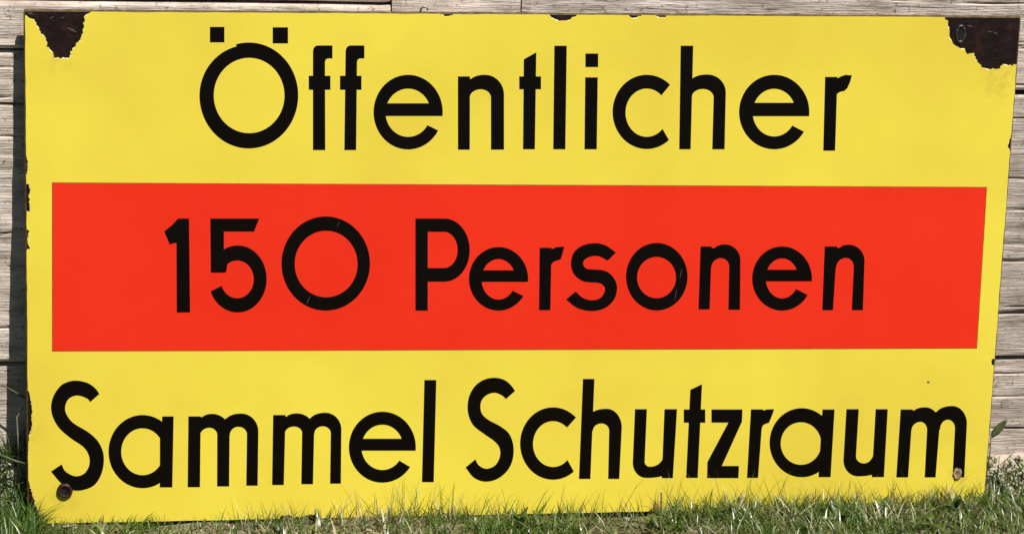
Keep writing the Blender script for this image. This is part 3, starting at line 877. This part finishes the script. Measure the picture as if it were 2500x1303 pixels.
def cover(x, y):                          # thin where the soil shows
    p = 0.42 + 0.9 * (vnoise(x * 12 + 31, y * 12 + 17) - 0.25) + 1.1 * (vnoise(x * 55 + 3, y * 55 + 61) - 0.5)
    p = p * (1 - 0.45 * np.exp(-((x + 0.13) / 0.05) ** 2) - 0.40 * np.exp(-((x - 0.055) / 0.06) ** 2)) + 0.35 * smooth01(0.10, 0.2, x)
    return rng.random(len(x)) < p
hf = lambda x, y: (0.75 + 0.6 * vnoise(x * 55 + 3, y * 55 + 61)) * (0.72 + 0.35 * smooth01(0.05, 0.2, x) + 0.2 * np.exp(-((x + 0.02) / 0.09) ** 2) - 0.12 * smooth01(-0.15, -0.3, x))
scatter(70000, (-0.62, 0.62), (-0.30, -0.002), (0.009, 0.025), (0.0006, 0.0014), cover, lenf=hf)
scatter(22000, (-0.62, 0.62), (-0.30, -0.001), (0.004, 0.013), (0.0008, 0.0020), None, dry=0.22, leanr=(0.5, 1.35), curl=0.3)   # thatch
scatter(7000, (-0.62, 0.62), (-0.30, -0.004), (0.010, 0.026), (0.0016, 0.0030), lambda x, y: vnoise(x * 30 + 8, y * 30) > 0.55, leanr=(0.2, 1.1))      # broader blades in clumps
# strip between sign and planks, thicker at both ends
scatter(5500, (-0.75, -0.385), (0.0, 0.039), (0.012, 0.034), (0.0007, 0.0016), None)
scatter(3800, (0.396, 0.75), (0.0, 0.034), (0.008, 0.024), (0.0007, 0.0016), None, lenf=lambda x, y: 1.1 - 0.45 * smooth01(0.01, 0.034, y))
scatter(5000, (-0.385, 0.39), (0.012, 0.038), (0.008, 0.02), (0.0007, 0.0014), None, dry=0.2)
# lawn further out
scatter(42000, (-1.9, 1.9), (-1.5, 0.03), (0.014, 0.034), (0.0012, 0.0030), lambda x, y: ((np.abs(x) > 0.60) | (y < -0.29)))
scatter(26000, (-4.5, 4.5), (-4.5, -0.9), (0.02, 0.05), (0.003, 0.007), None)
# taller wisps standing against the sign's lower edge
def wisps(n, u0, u1, Lr, yr=(-0.016, -0.003), dry=0.15):
    x = rng.uniform(u0, u1, n); y = rng.uniform(*yr, n)
    parts.append(blades(x, y, rng.uniform(*Lr, n) * rng.choice([0.55, 0.7, 0.8, 1.05], n), rng.uniform(0.0003, 0.0007, n), rng.uniform(0.03, 0.5, n), rng.uniform(0, 2 * math.pi, n), np.clip(tints(x, y, dry) * 1.5, 0, 0.8), 0.5))
wisps(150, -0.37, -0.16, (0.014, 0.024)); wisps(110, -0.235, -0.18, (0.02, 0.032)); wisps(170, -0.16, -0.04, (0.022, 0.046))
wisps(110, -0.05, 0.06, (0.020, 0.042)); wisps(34, 0.06, 0.115, (0.026, 0.052)); wisps(70, 0.11, 0.20, (0.02, 0.044))
wisps(170, 0.16, 0.30, (0.026, 0.042)); wisps(60, 0.27, 0.36, (0.02, 0.042)); wisps(60, 0.34, 0.40, (0.014, 0.024), dry=0.4)
wisps(60, -0.44, -0.385, (0.02, 0.045), yr=(-0.02, 0.03))
scatter(4200, (-0.56, -0.392), (-0.07, 0.004), (0.018, 0.042), (0.0007, 0.0016), None)
tri_stuff("grass", parts, M_GRASS, "short patchy lawn grass, green mixed with dry straw blades", "grass")

# ------------------------------------------------------------------ dry litter on the bare soil
def flakes(n, xr, yr, sr):
    x = rng.uniform(*xr, n); y = rng.uniform(*yr, n)
    z = ground_z(x, y) + 0.0012
    s = rng.uniform(*sr, n); asp = rng.uniform(0.15, 0.6, n); a = rng.uniform(0, 6.28, n); tl = rng.uniform(-0.6, 0.6, n)
    pts = np.array([[-1, 0, 0], [-0.3, 1, 0.25], [0.5, 0.8, 0.15], [1, 0.1, 0.3], [0.4, -0.9, 0.1], [-0.5, -0.8, 0.3]])
    P = pts[None] * s[:, None, None] * np.array([1, 1, 0.6]); P[:, :, 1] *= asp[:, None]
    X = P[:, :, 0] * np.cos(a)[:, None] - P[:, :, 1] * np.sin(a)[:, None]
    Y = P[:, :, 0] * np.sin(a)[:, None] + P[:, :, 1] * np.cos(a)[:, None]
    Z = P[:, :, 2] + P[:, :, 0] * np.sin(tl)[:, None]
    V = np.stack([X + x[:, None], Y + y[:, None], Z + z[:, None]], -1)
    F = np.array([[0, 4, 5], [0, 3, 4], [0, 1, 3], [1, 2, 3]])
    faces = (F[None] + 6 * np.arange(n)[:, None, None]).reshape(-1, 3)
    base = np.array([[0.44, 0.36, 0.28], [0.58, 0.50, 0.41], [0.20, 0.13, 0.08], [0.34, 0.27, 0.19]])[rng.choice(4, n)]
    base = base * rng.uniform(0.7, 1.25, (n, 1))
    C = np.repeat(np.concatenate([base, np.ones((n, 1))], 1)[:, None], 6, 1)
    return V.reshape(-1, 3), faces, C.reshape(-1, 4)
tri_stuff("leaf_litter", [flakes(420, (0.385, 0.62), (0.006, 0.036), (0.0008, 0.0032)), flakes(300, (-0.62, -0.39), (0.006, 0.04), (0.002, 0.005)),
                     flakes(1500, (-0.6, 0.6), (-0.28, -0.002), (0.0015, 0.0045))], M_LITTER, "dry brown leaf crumbs and chaff on the soil", "leaf litter")

# ------------------------------------------------------------------ single plants and bits
def leaf_mesh(name, length, width, mat, parent, rot, loc=(0, 0, 0), bend=0.5, n=7, fold=0.25):
    vs, fs = [], []
    for k in range(n + 1):
        t = k / n
        w = width * 0.5 * math.sin(math.pi * min(1, t * 0.93 + 0.05)) ** 0.75 * (1 - 0.25 * t)
        a = bend * t
        x = length * t * math.cos(a * 0.6); z = length * t * math.sin(a) * 0.6
        vs += [(x, -w, z + w * fold), (x, 0, z), (x, w, z + w * fold)]
    for k in range(n):
        for j in range(2):
            a = k * 3 + j
            fs.append((a, a + 3, a + 4, a + 1))
    m0 = len(vs)
    o = mesh_obj(name, vs, fs, mat, parent, smooth=True)
    o.location = loc; o.rotation_euler = rot
    mod = o.modifiers.new("thickness", 'SOLIDIFY'); mod.thickness = 0.0003
    return o

def tube(name, pts, radii, mat, parent=None, n=6):
    P = [Vector(p) for p in pts]
    vs, fs = [], []
    for i, p in enumerate(P):
        d = (P[min(i + 1, len(P) - 1)] - P[max(i - 1, 0)]).normalized()
        a = d.cross(Vector((0.3, 0.9, 0.2))).normalized(); b = d.cross(a)
        for k in range(n):
            t = 2 * math.pi * k / n
            vs.append(p + (a * math.cos(t) + b * math.sin(t)) * radii[i])
    for i in range(len(P) - 1):
        for k in range(n):
            a, b = i * n + k, i * n + (k + 1) % n
            fs.append((a, b, b + n, a + n))
    fs.append(tuple(range(n))[::-1]); fs.append(tuple(range((len(P) - 1) * n, len(P) * n)))
    return mesh_obj(name, vs, fs, mat, parent, smooth=True)

def gz(x, y): return float(ground_z(np.array([x]), np.array([y]))[0])

def weed(x, y, leaves, length, width, mat, label, seed, up=0.35):
    r_ = random.Random(seed)
    root = empty("weed", (x, y, gz(x, y)))
    tag(root, label, "weed", "small weeds in the grass in front of the sign")
    tube("stem", [(0, 0, -0.002), (0.0005, 0, 0.003), (0, 0.0005, 0.006)], [0.0009, 0.0008, 0.0006], mat, root)
    for k in range(leaves):
        a = 2 * math.pi * k / leaves + r_.uniform(-0.4, 0.4)
        leaf_mesh("leaf", length * r_.uniform(0.75, 1.15), width * r_.uniform(0.8, 1.15), mat, root,
                  (r_.uniform(-0.3, 0.3), -up - r_.uniform(0, 0.5), a), (0, 0, 0.004), bend=r_.uniform(-0.9, 0.1))
weed(0.300, -0.030, 6, 0.020, 0.011, M_LEAF, "bright green broad-leaved weed below the letter u at lower right", 1)
weed(0.262, -0.036, 5, 0.017, 0.010, M_LEAF, "green weed in the grass below the letter a of the bottom line at right", 11)
weed(0.365, -0.026, 5, 0.014, 0.008, M_LEAF, "small weed below the sign's lower right corner fixing", 12)
weed(0.335, -0.055, 5, 0.017, 0.010, M_LEAF, "small green weed at the bottom right below the last letter m", 2)
weed(-0.005, -0.030, 5, 0.015, 0.006, M_LEAF, "green weed in the grass below the letters S and c of the bottom line", 3, 0.7)
weed(0.105, -0.040, 5, 0.017, 0.006, M_LEAF, "dark green weed below the letters u and t of the bottom line", 4, 0.5)
weed(-0.285, -0.045, 4, 0.012, 0.006, M_LEAF_DULL, "pale green weed below the letter a at lower left", 5, 0.5)

# upright leaf beside the right edge
def place_leaf():
    x, y = 0.4100, 0.030
    root = empty("seedling", (x, y, gz(x, y)))
    tag(root, "single upright green leaf against the planks at the sign's right edge", "plant")
    h = 0.052 - root.location.z
    tube("stem", [(0, 0, -0.003), (0.001, 0, h * 0.5), (0.0005, 0, h + 0.002)], [0.0006, 0.0005, 0.0005], M_LEAF_DULL, root)
    leaf_mesh("leaf", 0.021, 0.0075, M_LEAF_DULL, root, (math.radians(70), math.radians(-52), 0), (0.0005, 0, h), bend=0.25)
place_leaf()

# bent dry stalk in front of the shadow on the left
def place_stalk():
    root = empty("dry_grass_stalk", (-0.405, 0.022, gz(-0.405, 0.022)))
    tag(root, "bent pale dry grass stalk in the shadow at the sign's left edge", "grass stalk")
    z = root.location.z
    s = tube("stalk", [(-0.003, 0, -0.004), (-0.0025, 0, 0.018), (-0.004, -0.002, 0.084 - z), (0.0025, -0.001, 0.094 - z), (0.004, 0, 0.1005 - z)], [0.0007, 0.0006, 0.0006, 0.0006, 0.0004], M_STRAW, root)
    tube("side_stem", [(0.003, 0, 0.099 - z), (-0.006, 0.001, 0.1045 - z), (-0.016, 0.003, 0.110 - z)], [0.0006, 0.0006, 0.0004], M_LEAF_DULL, root)
    tube("side_stem", [(0.0005, -0.001, 0.090 - z), (0.004, -0.001, 0.0905 - z), (0.007, 0, 0.0895 - z)], [0.0006, 0.0007, 0.0005], M_STRAW, root)
place_stalk()
def place_lying():
    x, y = -0.418, 0.012
    o = tube("lying_grass_blade", [(-0.014, 0.006, 0.003), (-0.004, 0.002, 0.001), (0.008, -0.003, -0.0025), (0.0155, -0.0045, -0.004)], [0.0005, 0.0010, 0.0011, 0.0006], M_LEAF_DULL)
    o.location = (x, y, 0.053)
    tag(o, "thick pale green blade lying across the foot of the shadow at lower left", "grass blade")
place_lying()

# brown stub standing in the grass below the letter t
def place_stub():
    x, y = 0.112, -0.006
    root = empty("plant_stub", (x, y, gz(x, y)))
    tag(root, "small cut brown plant stub in the grass below the bottom line's letter u", "plant stub")
    tube("stub", [(0, 0, -0.004), (0.0003, 0, 0.004), (-0.0002, 0.0004, 0.0115)], [0.0023, 0.0021, 0.0018], M_TWIG, root, 8)
    tube("stub", [(0.005, -0.001, -0.003), (0.0048, -0.001, 0.005), (0.004, 0, 0.022)], [0.0011, 0.0009, 0.0006], M_TWIG, root, 6)
place_stub()

# bent pale nail left in the top plank
def place_nail():
    x, z = -0.0880, 0.4150
    o = tube("nail", [(x - 0.0024, 0.003, z - 0.001), (x - 0.0018, -0.0025, z + 0.0005), (x + 0.0004, -0.004, z + 0.0016), (x + 0.0024, -0.0035, z + 0.0004), (x + 0.0028, -0.002, z - 0.0012)],
             [0.0007, 0.0008, 0.0008, 0.0008, 0.0009], simple("tarnished nail", (0.30, 0.25, 0.12), (0.62, 0.56, 0.36), 300, 0.4, 0.4, 0.0002, 0.3), wall)
place_nail()
